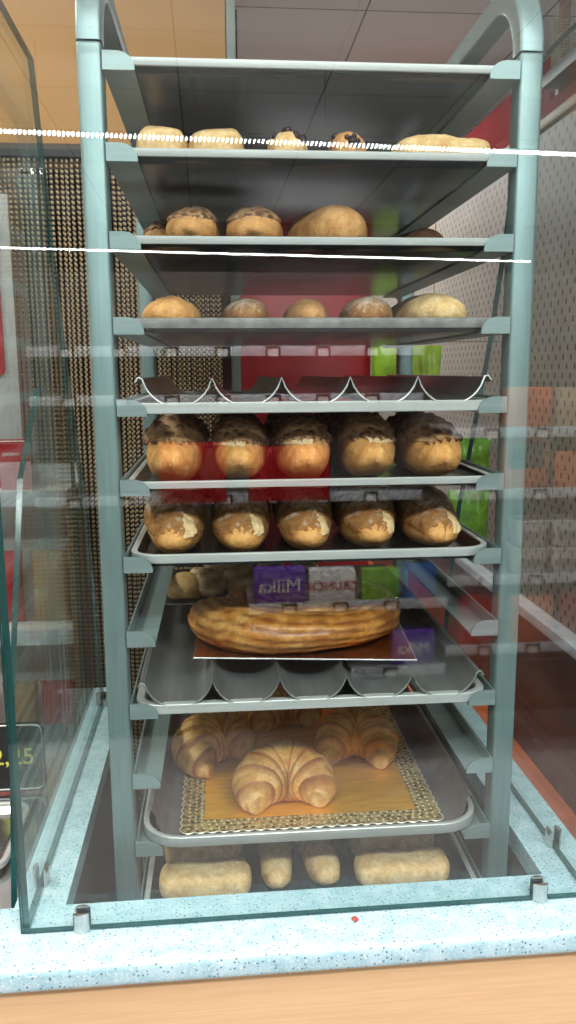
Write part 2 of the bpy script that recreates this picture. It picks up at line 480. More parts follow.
W(obj('base_bar', boxm(XL + PW + .001, XR - PW - .001, .002, .028, FLOOR + .05, FLOOR + .09, bev=.004), M['alu'], rack))
def rail(i, side):
    z = lev(i); bm = bmesh.new()
    xw = XL + PW + .0004 if side < 0 else XR - PW - .0004
    s = 1 if side < 0 else -1
    def bx(a, b, *r):
        a, b = xw + s * a, xw + s * b; box(bm, min(a, b), max(a, b), *r)
    bx(0, .002, .002, .626, z, z + .019)
    bx(.002, .034, .002, .598, z, z + .002)
    ro = W(obj('rail', bm, M['alu_rail'], rack, angle=30)); bm = bmesh.new()
    # rounded front stop
    pr = [(0, 0), (.0345, 0)]
    for k in range(9):
        a = R(90 * k / 8); pr.append((.0345 - .020 * (1 - math.cos(a)), .003 + .0165 * math.sin(a)))
    pr.append((0, .0195))
    prism(bm, [(xw + s * a, z + b) for a, b in pr], -.0016, .0016, axis=1)
    obj('front_stop', bm, M['alu_rail'], ro, angle=30)
for i in range(12):
    rail(i, -1); rail(i, 1)

# ------------------------------------------------------------------ trays
TX0, TX1, TY0, TY1 = -.1945, .2595, .004, .594
def tray_bms(h=.013, r=.022, y0=TY0, y1=TY1, x0=TX0, x1=TX1, wall=.012, rh=.0085):
    """pan and rolled rim of an oven tray, bottom at z = 0"""
    def loop(ins, z): return [(x, y, z) for x, y in rrect(x0 + ins, x1 - ins, y0 + ins, y1 - ins, max(r - ins, .004))]
    bm = bmesh.new()
    V = grid(bm, [loop(wall + .006, 0), loop(wall, .001), loop(.004, h - .004), loop(.0045, h - .003), loop(wall + .002, .0026), loop(wall + .008, .0018)], closed_v=True)
    bm.faces.new(V[0]); bm.faces.new(V[-1])
    rm = bmesh.new()
    grid(rm, [loop(.0036, h - rh), loop(.0005, h - rh), loop(0, h - rh + .001), loop(0, h - .001), loop(.001, h), loop(.006, h), loop(.0075, h - .001), loop(.0052, h - .0028)], closed_u=True, closed_v=True)
    return bm, rm
def tray(i, label, pan=None, rim=None, h=.0135, r=.022, name='oven_tray', **k):
    t = thing(name, label, 'tray', (0, 0, lev(i) + .0024), 0, 'oven trays slid into the rack')
    b, rm = tray_bms(h, r, **k)
    obj('pan', b, pan or M['pan'], t); obj('rim', rm, rim or M['rim'], t); return t
tray(0, 'topmost tray in the rack, flat, dark and empty')
tray(1, 'dark tray second from the top, holding pale flat breads')
tray(2, 'dark tray third from the top, holding rolls with dusted tops')
tray(3, 'fourth tray from the top with a rough foil-grey rim, holding loaves', rim=M['foil'], h=.0165, rh=.0115)
tray(5, 'tray holding the row of dark-topped loaves')
tray(6, 'tray with bright rounded rim holding the row of floured loaves', h=.0175, r=.04, rh=.0105)
tray(11, 'lowest tray in the rack, holding pale sandwich rolls')
t10 = tray(10, 'deep-cornered tray under the gold lace board of croissants', r=.055, h=.0175, rh=.0135)

def baguette_tray(i, label, mat, xs=-.181, p=.0838):
    t = thing('baguette_tray', label, 'tray', (0, 0, lev(i) + .0024), 0, 'channelled baguette trays in the rack')
    # frame of four bars
    b = bmesh.new()
    y0, y1 = TY0, TY1
    def loop(ins, z): return [(x, y, z) for x, y in rrect(TX0 + ins, TX1 - ins, y0 + ins, y1 - ins, .03 - ins)]
    grid(b, [loop(0, .001), loop(0, .012), loop(.001, .013), loop(.010, .013), loop(.011, .012), loop(.011, .001), loop(.010, 0), loop(.001, 0)], closed_u=True, closed_v=True)
    obj('frame', b, M['rim'], t)
    # five half round channels
    dep = .034; hw = p / 2
    Rr = (hw * hw + dep * dep) / (2 * dep)
    prof = []
    for c in range(5):
        n = 18
        for k in range(n if c < 4 else n + 1):
            u = -hw + p * k / n
            zz = Rr - math.sqrt(max(Rr * Rr - u * u, 0))
            zz = min(zz, dep - .0012)
            prof.append((xs + p * c + hw + u, zz))
    prof = [(prof[0][0] - .008, dep - .006), (prof[0][0] - .004, dep)] + prof + [(prof[-1][0] + .004, dep), (prof[-1][0] + .008, dep - .006)]
    th = .0013
    low = [(x, z - th) for x, z in prof]
    b = bmesh.new(); z0 = .0080
    rows = [[(x, y, z + z0) for x, z in prof] for y in (y0 + .0005, .02, .15, .30, .45, y1 - .012)]
    rowl = [[(x, y, z + z0) for x, z in low] for y in (y0 + .0005, .02, .15, .30, .45, y1 - .012)]
    V = grid(b, rows); U = grid(b, rowl)
    n = len(prof)
    for k in range(n - 1):
        for q in (0, -1): b.faces.new((V[q][k], V[q][k + 1], U[q][k + 1], U[q][k]))
    for q in range(len(rows) - 1):
        for k in (0, -1): b.faces.new((V[q][k], V[q + 1][k], U[q + 1][k], U[q][k]))
    cs = obj('channel_sheet', b, mat, t, angle=50)
    # folded front lip that follows the channels
    b = bmesh.new()
    tube(b, [(x, y0 + .0012, z + z0 + .0004) for x, z in prof], .0011, 6)
    obj('front_lip', b, M['rim'] if i == 4 else M['wavesteel'], cs)
    for c in range(5):
        b = bmesh.new(); bmesh.ops.create_cone(b, cap_ends=True, segments=10, radius1=.0028, radius2=.0018, depth=.0014, matrix=Matrix.Translation((xs + p * (c + .5), y0 + .014, z0 + .0012)))
        obj('rivet', b, M['rim'], cs)
    return t
M['wavealu'] = brushed('channel_aluminium', (.36, .35, .34), .24, .92, sc=(40, 3, 40))
baguette_tray(4, 'empty channelled baguette tray at eye height, above the dark-topped loaves', M['wavealu'], -.1705, .0818)
baguette_tray(8, 'grey channelled baguette tray carrying the big glazed pastry and small buns', M['wavesteel'], -.1815, .0848)

# curled grey sheet lying in tray 10
def curl_sheet():
    b = bmesh.new(); pr = []
    x0, x1, z0 = -.180, .246, .0034
    hgt = .036; rad = .030
    left = [(x0 - .007, z0 + hgt - .006), (x0 - .006, z0 + hgt), (x0 - .001, z0 + hgt + .001)]
    for k in range(9):
        a = R(90 * k / 8); left.append((x0 + .004 + rad * (1 - math.cos(a)), z0 + rad * (1 - math.sin(a))))
    pr = left + [(x0 + .1 * k, z0) for k in (1, 2, 3)]
    mid = x0 + x1
    pr = pr + [(mid - x, z) for x, z in reversed(left)]
    rows = []
    for y in (.024, .03, .1, .25, .4, .565): rows.append([(x, y + (.0 if y > .03 else .010 * min(1, max(0, (z - z0) / hgt))), z) for x, z in pr])
    V = grid(b, rows)
    r = bmesh.ops.solidify(b, geom=b.faces[:], thickness=.0012)
    o = obj('baking_sheet', b, M['liner'], loc=(0, 0, lev(10) + .0024), angle=50)
    tag(o, 'grey baking sheet with curled-up sides lying in the tray under the croissants', 'baking sheet')
curl_sheet()

# ------------------------------------------------------------------ bread
def fbm(p, s, seed=0):
    return noise.fractal(Vector(p) * s + Vector((seed * 7.3, seed * 3.1, seed * 1.7)), 1.0, 2.0, 4)

class Loaf:
    """a loaf along +Y from y=0, resting on z=0"""
    def __init__(s, L, w, h, seed=0, pf=2.2, pb=2.2, nose=0, flat=.28, bumpy=.03, taper=0, sq=2.0, ears=0, twist=0, droop=1.0, run=.32):
        s.__dict__.update(L=L, w=w, h=h, seed=seed, pf=pf, pb=pb, nose=nose, flat=flat, bumpy=bumpy, taper=taper, sq=sq, ears=ears, twist=twist, droop=droop, run=run)
    def r(s, t):
        if t < .5:
            u = 1 - 2 * t; r = max(0, 1 - u ** (s.pf * 2)) ** (1 / 2.0)
        else:
            u = 2 * t - 1; r = max(0, 1 - u ** (s.pb * 2)) ** (1 / 2.0)
        return r * (1 - s.taper * t)
    def p(s, t, a, off=0):
        rr = s.r(t)
        ca, sa = math.cos(a), math.sin(a)
        e = 2 / s.sq
        cx = math.copysign(abs(ca) ** e, ca); cz = math.copysign(abs(sa) ** e, sa)
        x = cx * s.w / 2 * rr; z = cz * s.h * (.5 + s.flat * .35) * rr
        zb = -s.h * (.5 - s.flat * .35) * (.35 + .65 * rr)
        if z < zb: z = zb + (z - zb) * .08
        y = s.L * t
        if s.nose and t < .12:
            q = 1 - t / .12
            y -= s.nose * q * q * max(0, 1 - rr * 3.0)
        v = Vector((x, y, z))
        n = Vector((cx * (s.h), 0, cz * s.w)).normalized() if rr > 1e-6 else Vector((0, -1 if t < .5 else 1, 0))
        d = s.bumpy * s.h * fbm((x, y, z), 22, s.seed) * min(1, rr * 2)
        d += s.bumpy * .35 * s.h * fbm((x, y, z), 80, s.seed + 3) * min(1, rr * 2)
        if s.ears:
            # a slanting score along the top that opens the crust
            k = math.sin(a) > .2
            if k:
                q = (x / s.w * 1.3 + (t - .5) * 1.2 + .25) * s.ears
                f = q - math.floor(q)
                d += s.h * .07 * (f ** 3 - .3) * (math.sin(a) - .2)
        v = v + n * (d + off)
        if s.droop < 1 and t < s.run:
            q = t / s.run; q = q * q * (3 - 2 * q); z0 = -s.h * (.5 - s.flat * .35)
            v.z = z0 + (v.z - z0) * (s.droop + (1 - s.droop) * q)
        v.z += s.h * (.5 - s.flat * .35)
        return v
    def ts(s, n):
        return [.5 - .5 * math.cos(PI * k / n) for k in range(n + 1)]
    def mesh(s, n=34, m=36):
        bm = bmesh.new()
        ts = s.ts(n)
        first = bm.verts.new(s.p(0, PI / 2)); last = bm.verts.new(s.p(1, PI / 2))
        rows = [[bm.verts.new(s.p(t, 2 * PI * j / m)) for j in range(m)] for t in ts[1:-1]]
        for i in range(len(rows) - 1):
            for j in range(m): bm.faces.new((rows[i][j], rows[i + 1][j], rows[i + 1][(j + 1) % m], rows[i][(j + 1) % m]))
        for j in range(m):
            bm.faces.new((first, rows[0][j], rows[0][(j + 1) % m])); bm.faces.new((last, rows[-1][(j + 1) % m], rows[-1][j]))
        zmin = min(v.co.z for v in bm.verts)
        for v in bm.verts: v.co.z -= zmin
        s.zmin = zmin
        return bm
    def shell(s, t0, t1, amp, off=.0022, n=90, m=60, half=1.25, seed=0, scale=60, cover=None, l0=.035, lq=.20):
        """a crust layer on the top of the loaf with a ragged front border"""
        bm = bmesh.new(); V = {}
        lay = bm.verts.layers.float.new('bake')
        inner = {}
        for i in range(n + 1):
            t = t0 + (t1 - t0) * i / n
            for j in range(m + 1):
                a = PI / 2 + half * (2 * j / m - 1)
                base = s.p(t, a)
                cell = noise.voronoi(base * scale + Vector((seed * 5, 0, 0)))[0]
                d = off + amp * max(0, (cell[1] - cell[0])) 
                V[i, j] = bm.verts.new(s.p(t, a, d) - Vector((0, 0, s.zmin)))
                V[i, j][lay] = max(0, 1 - (cell[1] - cell[0]) * 2.6)
                inner[i, j] = s.p(t, a, -.001) - Vector((0, 0, s.zmin))
        def keep(i, j):
            t = (i + .5) / n; q = abs((2 * (j + .5) / m - 1))
            lim = l0 + lq * q ** 3 + .05 * noise.noise(Vector((j * .25, seed * 3.3, 0)))
            side = q < .95 + .07 * noise.noise(Vector((i * .3, seed * 2.1, 5)))
            return t > lim and side and (cover is None or cover(t, 2 * (j + .5) / m - 1))
        vi = {v: k for k, v in V.items()}
        for i in range(n):
            for j in range(m):
                if keep(i, j): bm.faces.new((V[i, j], V[i, j + 1], V[i + 1, j + 1], V[i + 1, j]))
        be = [e for e in bm.edges if len(e.link_faces) == 1]
        W_ = {}
        for e in be:
            a, b = e.verts
            for v in (a, b):
                if v not in W_: W_[v] = bm.verts.new(inner[vi[v]])
            bm.faces.new((a, b, W_[b], W_[a]))
        for v in [v for v in bm.verts if not v.link_faces]: bm.verts.remove(v)
        return bm

def loaf_thing(name, label, cat, L, loc, rz, mat, group=None, shell=None, shell_mat=None, shell_name='dark_crust', extra=None):
    if shell is None and extra is None:
        o = obj(name, L.mesh(), mat, loc=loc, rot=(0, 0, rz), angle=70)
        return tag(o, label, cat, group)
    t = thing(name, label, cat, loc, rz, group)
    obj('crumb_body', L.mesh(), mat, t, angle=70)
    if shell: obj(shell_name, L.shell(**shell), shell_mat, t, angle=50)
    if extra: extra(t, L)
    return t

S = lambda i: lev(i) + .0024 + .0032   # resting height in a plain tray
# --- tray 1: pale flat breads
G = 'pale breads on the second tray'
loaf_thing('flat_bread', 'pale flat bread at the far left of the second tray', 'bread', Loaf(.20, .061, .046, 1, 6, 6, sq=4, bumpy=.09), (-.142, .045, S(1)), 0, M['crust_pale'], G)
loaf_thing('flat_bread', 'pale flat bread second from the left on the second tray, touching its neighbour', 'bread', Loaf(.20, .066, .045, 2, 6, 6, sq=4, bumpy=.09), (-.0785, .045, S(1)), 0, M['crust_pale'], G)
def berries(t, L):
    b = bmesh.new()
    for k in range(9):
        a = random.uniform(.5, 2.6); tt = random.uniform(.02, .3)
        bmesh.ops.create_icosphere(b, subdivisions=2, radius=random.uniform(.003, .006), matrix=Matrix.Translation(L.p(tt, a) - Vector((0, 0, L.zmin))))
    obj('fruit_filling', b, plain('dark_fruit', (.03, .012, .016), .4), t)
loaf_thing('fruit_roll', 'small pale roll with dark fruit specks, left one on the second tray', 'bread', Loaf(.07, .047, .042, 3, 2, 2, bumpy=.12), (.0055, .03, S(1)), 0, M['crust_pale'], G, extra=berries)
loaf_thing('fruit_roll', 'small browner roll with dark fruit specks, right one on the second tray', 'bread', Loaf(.07, .047, .042, 5, 2, 2, bumpy=.12), (.077, .03, S(1)), 0, M['crust_tan'], G, extra=berries)
loaf_thing('flat_bread', 'long golden flat bread lying crosswise at the right of the second tray', 'bread', Loaf(.122, .075, .037, 6, 2.6, 2.6, sq=2.6, bumpy=.10), (.253, .065, S(1)), PI / 2, M['crust_pale'], G)
# --- tray 2: rolls
G = 'rolls on the third tray'
sh = dict(t0=.06, t1=.97, amp=.0025, half=1.15, seed=2, scale=90)
def nosed(L_): return L_
for x, w, h, y, lab, sd in [(-.150, .064, .058, .155, 'brown roll at the far left of the third tray, half behind its neighbour', 11), (-.1115, .062, .053, .030, 'roll with dusted dark top, second from the left on the third tray', 12),
                      (-.0365, .069, .053, .030, 'roll with dusted dark top in the middle of the third tray', 13)]:
    L_ = Loaf(.115, w, h, sd, 1.8, 2, nose=.006, bumpy=.05, flat=.1, droop=.82, run=.5)
    loaf_thing('dusted_roll', lab, 'bread', L_, (x, y, S(2)), R(-3), M['crust_tan'], G, dict(sh, seed=sd), M['dark_crust'])
loaf_thing('smooth_roll', 'smooth tan egg-shaped roll right of centre on the third tray', 'bread', Loaf(.135, .076, .058, 14, 1.5, 1.8, bumpy=.035), (.0850, .04, S(2)), R(24), M['crust_tan'], G)
loaf_thing('dark_roll', 'dark low roll far back at the right of the third tray', 'bread', Loaf(.14, .06, .040, 15, 1.6, 1.8, bumpy=.06), (.195, .09, S(2)), R(10), M['dark_crust'], G)
# --- tray 3: loaves
G = 'loaves on the fourth tray'
two = lambda a: None
loaf_thing('split_loaf', 'orange-brown loaf at the left end of the fourth tray', 'bread', Loaf(.20, .074, .044, 21, 1.8, 2, bumpy=.05, ears=1), (-.136, .035, S(3)), R(3), M['crust'], G)
loaf_thing('brown_loaf', 'dull brown loaf second from the left on the fourth tray', 'bread', Loaf(.20, .064, .042, 22, 1.8, 2, bumpy=.06), (-.044, .05, S(3)), 0, M['crust_brown'], G)
loaf_thing('brown_loaf', 'short brown loaf in the middle of the fourth tray', 'bread', Loaf(.18, .052, .042, 23, 1.8, 2, bumpy=.06), (.033, .045, S(3)), 0, M['crust_tan'], G)
loaf_thing('brown_loaf', 'dull brown loaf fourth from the left on the fourth tray', 'bread', Loaf(.20, .066, .044, 24, 1.8, 2, bumpy=.05), (.106, .04, S(3)), R(-5), M['crust_brown'], G)
loaf_thing('split_loaf', 'pale golden loaf at the right end of the fourth tray', 'bread', Loaf(.20, .080, .047, 25, 1.7, 2, bumpy=.06, ears=1), (.200, .03, S(3)), R(4), M['crust_pale'], G)
# --- tray 5: dark topped loaves
G = 'dark-topped loaves in a row at eye height'
names5 = ['leftmost dark-topped loaf in the front row, its scaly crust fully in view', 'second dark-topped loaf from the left, with a pale torn edge on its right', 'middle loaf of the dark-topped front row', 'fourth dark-topped loaf from the left, wide and smooth in front', 'rightmost dark-topped loaf in the front row, darkest and least lit']
def tip(t, L):
    b = bmesh.new()
    c = L.p(0, PI / 2) - Vector((0, 0, L.zmin))
    bmesh.ops.create_icosphere(b, subdivisions=3, radius=.0034, matrix=Matrix.Translation(c + Vector((0, .0016, 0))) @ Matrix.Diagonal((1.1, .9, .9, 1)))
    for v in b.verts: v.co += Vector((0, 0, 0)) + .0012 * Vector(noise.noise_vector(v.co * 300))
    obj('tip', b, M['crust_tan'], t)
def torn(sd, side):
    def f(t, L):
        tip(t, L)
        if side is None: return
        def cover(tt, q):
            act = .03 + .25 * tt; q2 = abs(q) * 1.6 / 1.45
            lim = .045 + .94 * (.032 + .24 * q2 ** 3)
            nz = noise.noise(Vector((q * 9, sd, 1)))
            return -.15 < side * q < .80 + .1 * nz and abs(act - lim + .012 + .008 * nz) < .010 + .006 * noise.noise(Vector((q * 22, sd, 4))) + .012 * max(0, side * q - .4)
        b = L.shell(.03, .28, .0012, off=.0022, n=60, m=80, half=1.6, seed=sd, scale=150, l0=-1, lq=0, cover=cover)
        # keep the largest connected strip only
        bm = b; seen = set(); best = []
        for v in bm.verts:
            if v in seen: continue
            st_, comp = [v], []
            seen.add(v)
            while st_:
                x = st_.pop(); comp.append(x)
                for e in x.link_edges:
                    o = e.other_vert(x)
                    if o not in seen: seen.add(o); st_.append(o)
            if len(comp) > len(best): best = comp
        keepv = set(best)
        bmesh.ops.delete(bm, geom=[v for v in bm.verts if v not in keepv], context='VERTS')
        if len(b.faces): obj('torn_edge', b, M['crumb'], t, angle=50)
        else: b.free()
    return f
for k, (x, w, h, sd) in enumerate([(-.1415, .075, .073, 31), (-.0565, .0715, .069, 32), (.0265, .0725, .070, 33), (.1115, .074, .072, 34), (.1970, .076, .069, 35)]):
    L_ = Loaf(.27, w, h * 1.07, sd, 1.7, 2.4, nose=.007, bumpy=.035, flat=.10, sq=2.2, droop=.80, run=.28)
    loaf_thing('dark_topped_loaf', names5[k], 'bread', L_, (x, .022 + .006 * (k % 2), S(5)), R((-1, -1, -1, -1, -1)[k]), M['crust'], G,
               dict(t0=.045, t1=.985, amp=.0075, off=.0019, half=1.45, seed=sd, scale=74, l0=.032, lq=.24), M['dark_crust'], extra=torn(sd, [None, 1, 1, -1, None][k]))
G2 = 'dark loaves in the back row at eye height'
for k, (x, lb) in enumerate([(-.06, 'dark loaf behind the second loaf of the front row at eye height'), (.03, 'dark loaf behind the middle loaf of the front row at eye height'), (.115, 'dark loaf behind the fourth loaf of the front row at eye height')]):
    L_ = Loaf(.24, .074, .072, 41 + k, 1.5, 2, bumpy=.05, flat=.15)
    loaf_thing('dark_topped_loaf', lb, 'bread', L_, (x + .008, .325, S(5)), 0, M['crust_brown'], G2, dict(t0=.02, t1=.985, amp=.010, off=.0012, half=1.5, seed=k, scale=58), M['dark_crust'])
# --- tray 6: floured loaves
G = 'floured loaves in a row below the dark-topped ones'
names6 = ['leftmost floured loaf, pointed tip towards the front', 'second floured loaf from the left, with a pale split at its tip', 'middle floured loaf of the row', 'fourth floured loaf from the left', 'rightmost floured loaf of the row']
def split(sd):
    def f(t, L):
        b = L.shell(.022, .17, .0014, off=.0026, n=44, m=80, half=1.9, seed=sd, scale=110, l0=-1, lq=0,
                    cover=lambda tt, q: ((q + .50 - .35 * (tt - .3)) / .27) ** 2 + ((tt - .38) / .36) ** 2 < .85 + .5 * noise.noise(Vector((tt * 9, q * 7, sd))))
        if len(b.faces): obj('split_flap', b, M['crumb'], t, angle=50)
        else: b.free()
    return f
for k, (x, w, h, sd) in enumerate([(-.1405, .078, .071, 51), (-.0560, .079, .070, 52), (.0280, .074, .069, 53), (.1120, .077, .070, 54), (.1970, .074, .067, 55)]):
    L_ = Loaf(.27, w, h * 1.06, sd, 1.4, 2.4, bumpy=.05, flat=.1, ears=1, sq=2.15, droop=.72, run=.38)
    loaf_thing('floured_loaf', names6[k], 'bread', L_, (x, .016 + .004 * (k % 2), S(6)), R((1, -1, -1, -1, -1)[k]), M['crust'], G,
               dict(t0=.0, t1=.985, amp=.0022, off=.0012, half=1.62, seed=sd, scale=60, l0=.03, lq=.06), M['crust_brown'], 'floured_crust', extra=split(sd))
# --- tray 11: sandwich rolls
G = 'pale sandwich rolls on the lowest tray'
def ciab(x0, x1, y, w, h, label, sd):
    loaf_thing('sandwich_roll', label, 'bread', Loaf(x1 - x0, w, h, sd, 5, 5, sq=3.1, bumpy=.10, flat=.3), (x1, y + w / 2, S(11)), PI / 2, M['crust_pale'], G)
ciab(-.1765, -.050, .026, .056, .030, 'pale sandwich roll lying crosswise at front left of the lowest tray', 61)
ciab(-.1740, -.060, .090, .070, .042, 'pale sandwich roll right behind the front left one on the lowest tray', 62)
ciab(-.1740, -.060, .170, .070, .046, 'pale sandwich roll third from the front at the left of the lowest tray', 66)
ciab(.093, .227, .028, .056, .029, 'pale sandwich roll lying crosswise at front right of the lowest tray', 63)
ciab(.095, .223, .092, .072, .042, 'pale sandwich roll right behind the front right one on the lowest tray', 64)
ciab(.095, .223, .174, .072, .046, 'pale sandwich roll third from the front at the right of the lowest tray', 65)
loaf_thing('sandwich_roll', 'narrow pale roll pointing forward, left of the middle pair on the lowest tray', 'bread', Loaf(.14, .044, .034, 67, 2.2, 2.5, sq=2.4, bumpy=.07), (-.0147, .032, S(11)), 0, M['crust_pale'], G)
loaf_thing('sandwich_roll', 'narrow pale roll with brown band, right of the middle pair on the lowest tray', 'bread', Loaf(.14, .047, .035, 68, 2.2, 2.5, sq=2.4, bumpy=.07), (.056, .034, S(11)), R(9), M['crust_pale'], G)

# ------------------------------------------------------------------ croissants on gold lace board
ZB = lev(10) + .0024 + .0052
def lace_board():
    t = thing('cake_board', 'gold foil board with white-gold lace border under the croissants', 'cake board', (0, 0, ZB), 0)
    x0, x1, y0, y1 = -.146, .214, .030, .440
    # scalloped outline
    def outline(ins, amp):
        pts = []
        def edge(a, b, n):
            d = Vector((b[0] - a[0], b[1] - a[1])); nrm = Vector((d.y, -d.x)).normalized()
            for k in range(n * 6):
                q = k / (n * 6); o = amp * abs(math.sin(PI * n * q))
                pts.append((a[0] + d.x * q + nrm.x * o, a[1] + d.y * q + nrm.y * o))
        c = [(x0 + ins, y0 + ins), (x1 - ins, y0 + ins), (x1 - ins, y1 - ins), (x0 + ins, y1 - ins)]
        for k, n in zip(range(4), (22, 25, 22, 25)): edge(c[k], c[(k + 1) % 4], n)
        return pts
    b = bmesh.new()
    A = outline(.004, .0035); B = outline(.033, 0)
    rows = [[(x, y, 0) for x, y in A], [(x, y, .0012) for x, y in A], [(x, y, .0012) for x, y in B], [(x, y, 0) for x, y in B]]
    grid(b, rows, closed_u=True, closed_v=True)
    lb_ = obj('lace_border', b, M['lace'], t, angle=30)
    b = bmesh.new(); tube(b, [(x, y, .0012) for x, y in A + A[:1]], .0009, 5, cap=False)
    obj('scalloped_edge', b, plain('pale_gold_edge', (.92, .85, .66), .35, .5), lb_)
    # embossed beads on the border
    b = bmesh.new()
    for ins in (.012, .021, .029):
        P = outline(ins, 0)
        for k in range(0, len(P), 4):
            x, y = P[k]
            bmesh.ops.create_cone(b, cap_ends=True, segments=6, radius1=.0020, radius2=.0011, depth=.0012, matrix=Matrix.Translation((x, y, .0018)))
    o = obj('embossed_lace', b, plain('pale_gold_emboss', (.90, .74, .40), .3, .6), lb_); o['kind'] = 'stuff'
    obj('gold_centre', boxm(x0 + .033, x1 - .033, y0 + .033, y1 - .033, 0, .0011), M['gold'], t, smooth=False)
lace_board()

def croissant(name, label, loc, rz, sc=1.0, seed=0, spread=105, rx=.044, ry=.040, fat=.026):
    """crescent whose horns point to -Y; rolled layers step down towards the horns"""
    bm = bmesh.new(); lay = bm.verts.layers.float.new('bake')
    n, m = 220, 40
    A = R(spread); N = 4.5
    env = lambda q: max(0, 1 - max(0, min(1, q)) ** 2.1) ** .75
    V = []
    for i in range(n + 1):
        s = -1 + 2 * i / n
        a = s * A; q = abs(s)
        c = Vector((rx * math.sin(a) * (1 + .12 * q), ry * math.cos(a), 0))
        tg = Vector((rx * math.cos(a), -ry * math.sin(a), 0)).normalized()
        side = Vector((-tg.y, tg.x, 0))
        row = []
        for j in range(m):
            b = 2 * PI * j / m
            qq = q * N + .10 * math.sin(b * 2 + seed) + .10 * noise.noise(Vector((b, seed, 3)))
            fl = math.floor(qq); f = qq - fl
            e2 = env((fl + .35) / N) if f < .86 else env((fl + .35) / N) + (env((fl + 1.35) / N) - env((fl + .35) / N)) * (f - .86) / .14
            rr = .0085 + fat * (.40 * env(q) + .60 * e2)
            if q > .96: rr *= max(.12, math.sqrt(max(0, 1 - ((q - .96) / .04) ** 2)))
            stri = noise.noise(Vector((s * 34 + .5 * math.sin(b), b * .5, seed)))
            k = 1 + .05 * fbm((c.x + math.cos(b) * rr, c.y, math.sin(b) * rr), 34, seed) + .035 * stri
            p = c + side * (rr * 1.06 * math.cos(b) * k) + Vector((0, 0, rr * .95 * math.sin(b) * k))
            p.z += rr * .82
            p.z = max(p.z, .002 * max(0, 1 + math.sin(b)))
            v = bm.verts.new(p * sc)
            edge = math.exp(-((f - .84) / .10) ** 2)
            v[lay] = min(1, max(0, .80 * edge + .60 * max(0, stri) + .30 * fbm(p, 40, seed + 9) + .12 * (1 - env(q))))
            row.append(v)
        V.append(row)
    for i in range(n):
        for j in range(m): bm.faces.new((V[i][j], V[i][(j + 1) % m], V[i + 1][(j + 1) % m], V[i + 1][j]))
    bm.faces.new(V[0]); bm.faces.new(V[-1])
    zmin = min(v.co.z for v in bm.verts)
    for v in bm.verts: v.co.z -= zmin
    o = obj(name, bm, M['croissant'], loc=loc, rot=(0, 0, rz), angle=60)
    return tag(o, label, 'croissant', 'croissants on the gold board')
zc_ = ZB + .0024
croissant('croissant', 'front croissant in the middle of the gold board, horns towards the glass', (.002, .086, zc_), R(6), 1.0, 1, 112, .040, .036, .034)
croissant('croissant', 'left rear croissant on the gold board, one horn curled forward', (-.088, .214, zc_), R(42), 1.0, 2, 118, .036, .036, .033)
croissant('croissant', 'right croissant on the gold board with a straight horn pointing forward', (.116, .196, zc_), R(-14), 1.0, 3, 100, .036, .050, .031)
croissant('croissant', 'rearmost croissant on the gold board, mostly behind the others', (.022, .330, zc_), R(10), .95, 4, 95, .040, .036, .030)

# ------------------------------------------------------------------ big glazed pastry on its board, buns behind it
ZW = lev(8) + .0024 + .0080 + .034 + .0018
b = bmesh.new(); prism(b, [(-.122, .082), (.172, .044), (.192, .318), (-.115, .326)], 0, .0018, axis=2)
t = thing('pastry_board', 'copper-brown board with silver edge under the big glazed pastry', 'cake board', (0, 0, ZW), 0)
obj('board', b, M['bronze'], t, smooth=False)
b = bmesh.new(); tube(b, [(-.122, .082, .0009), (.172, .044, .0009), (.192, .318, .0009), (-.115, .326, .0009), (-.122, .082, .0009)], .0013, 6)
obj('silver_edge', b, M['silver'], t)
def big_pastry():
    """one strand coiled into an oval, layered along its length"""
    bm = bmesh.new()
    n, m = 420, 56
    rows = []; BK = []
    turns = 1.62
    for i in range(n + 1):
        s = i / n
        a = R(-200) + s * turns * 2 * PI
        sh = 1 - .62 * s
        cx, cy = .133 * sh * math.cos(a), .106 * sh * math.sin(a)
        nx, ny = math.cos(a) * .098, math.sin(a) * .128
        l = math.hypot(nx, ny); nx, ny = nx / l, ny / l
        env = min(1, (s / .05) ** .5 if s < .05 else 1) * min(1, ((1 - s) / .05) ** .5 if s > .95 else 1)
        rr = (.034 + .005 * math.sin(a * 2.3 + 1)) * (1 - .10 * s) * max(env, .08)
        row = []
        for j in range(m):
            b = 2 * PI * j / m + s * 9
            w_ = math.sin(b * 7 - s * 44 + 1.5 * fbm((cx, cy, .03 * math.sin(b)), 16, 2))
            rad = rr * (1 + .065 * (abs(w_) ** .6 - .6) + .05 * fbm((cx + rr * math.cos(b), cy, rr * math.sin(b)), 30, 5))
            BK.append(min(1, max(0, 1.0 * (1 - abs(w_)) ** 1.4 + .45 * max(0, cx * 8 - .2) * (cy < 0) + .8 * fbm((cx * 1.5 + math.cos(b) * .03, cy * 1.5, math.sin(b) * .03), 26, 8) + .10)))
            bb = 2 * PI * j / m
            x = cx + nx * rad * 1.08 * math.cos(bb); y = cy + ny * rad * 1.08 * math.cos(bb)
            z = rad * .86 * math.sin(bb) + .026 + .008 * s
            row.append((x, y, max(z, .0012 * (1 + math.cos(bb)))))
        rows.append(row)
    lay = bm.verts.layers.float.new('bake')
    V = grid(bm, rows, closed_v=True); bm.faces.new(V[0]); bm.faces.new(V[-1])
    for q, v in enumerate(v for row in V for v in row): v[lay] = BK[q]
    zmin = min(v.co.z for v in bm.verts)
    for v in bm.verts: v.co.z -= zmin
    o = obj('coiled_pastry', bm, M['braid'], loc=(.034, .184, ZW + .0024), rot=(0, 0, R(-3)), angle=70)
    tag(o, 'big oval coiled glazed pastry on the copper-brown board', 'pastry')
big_pastry()
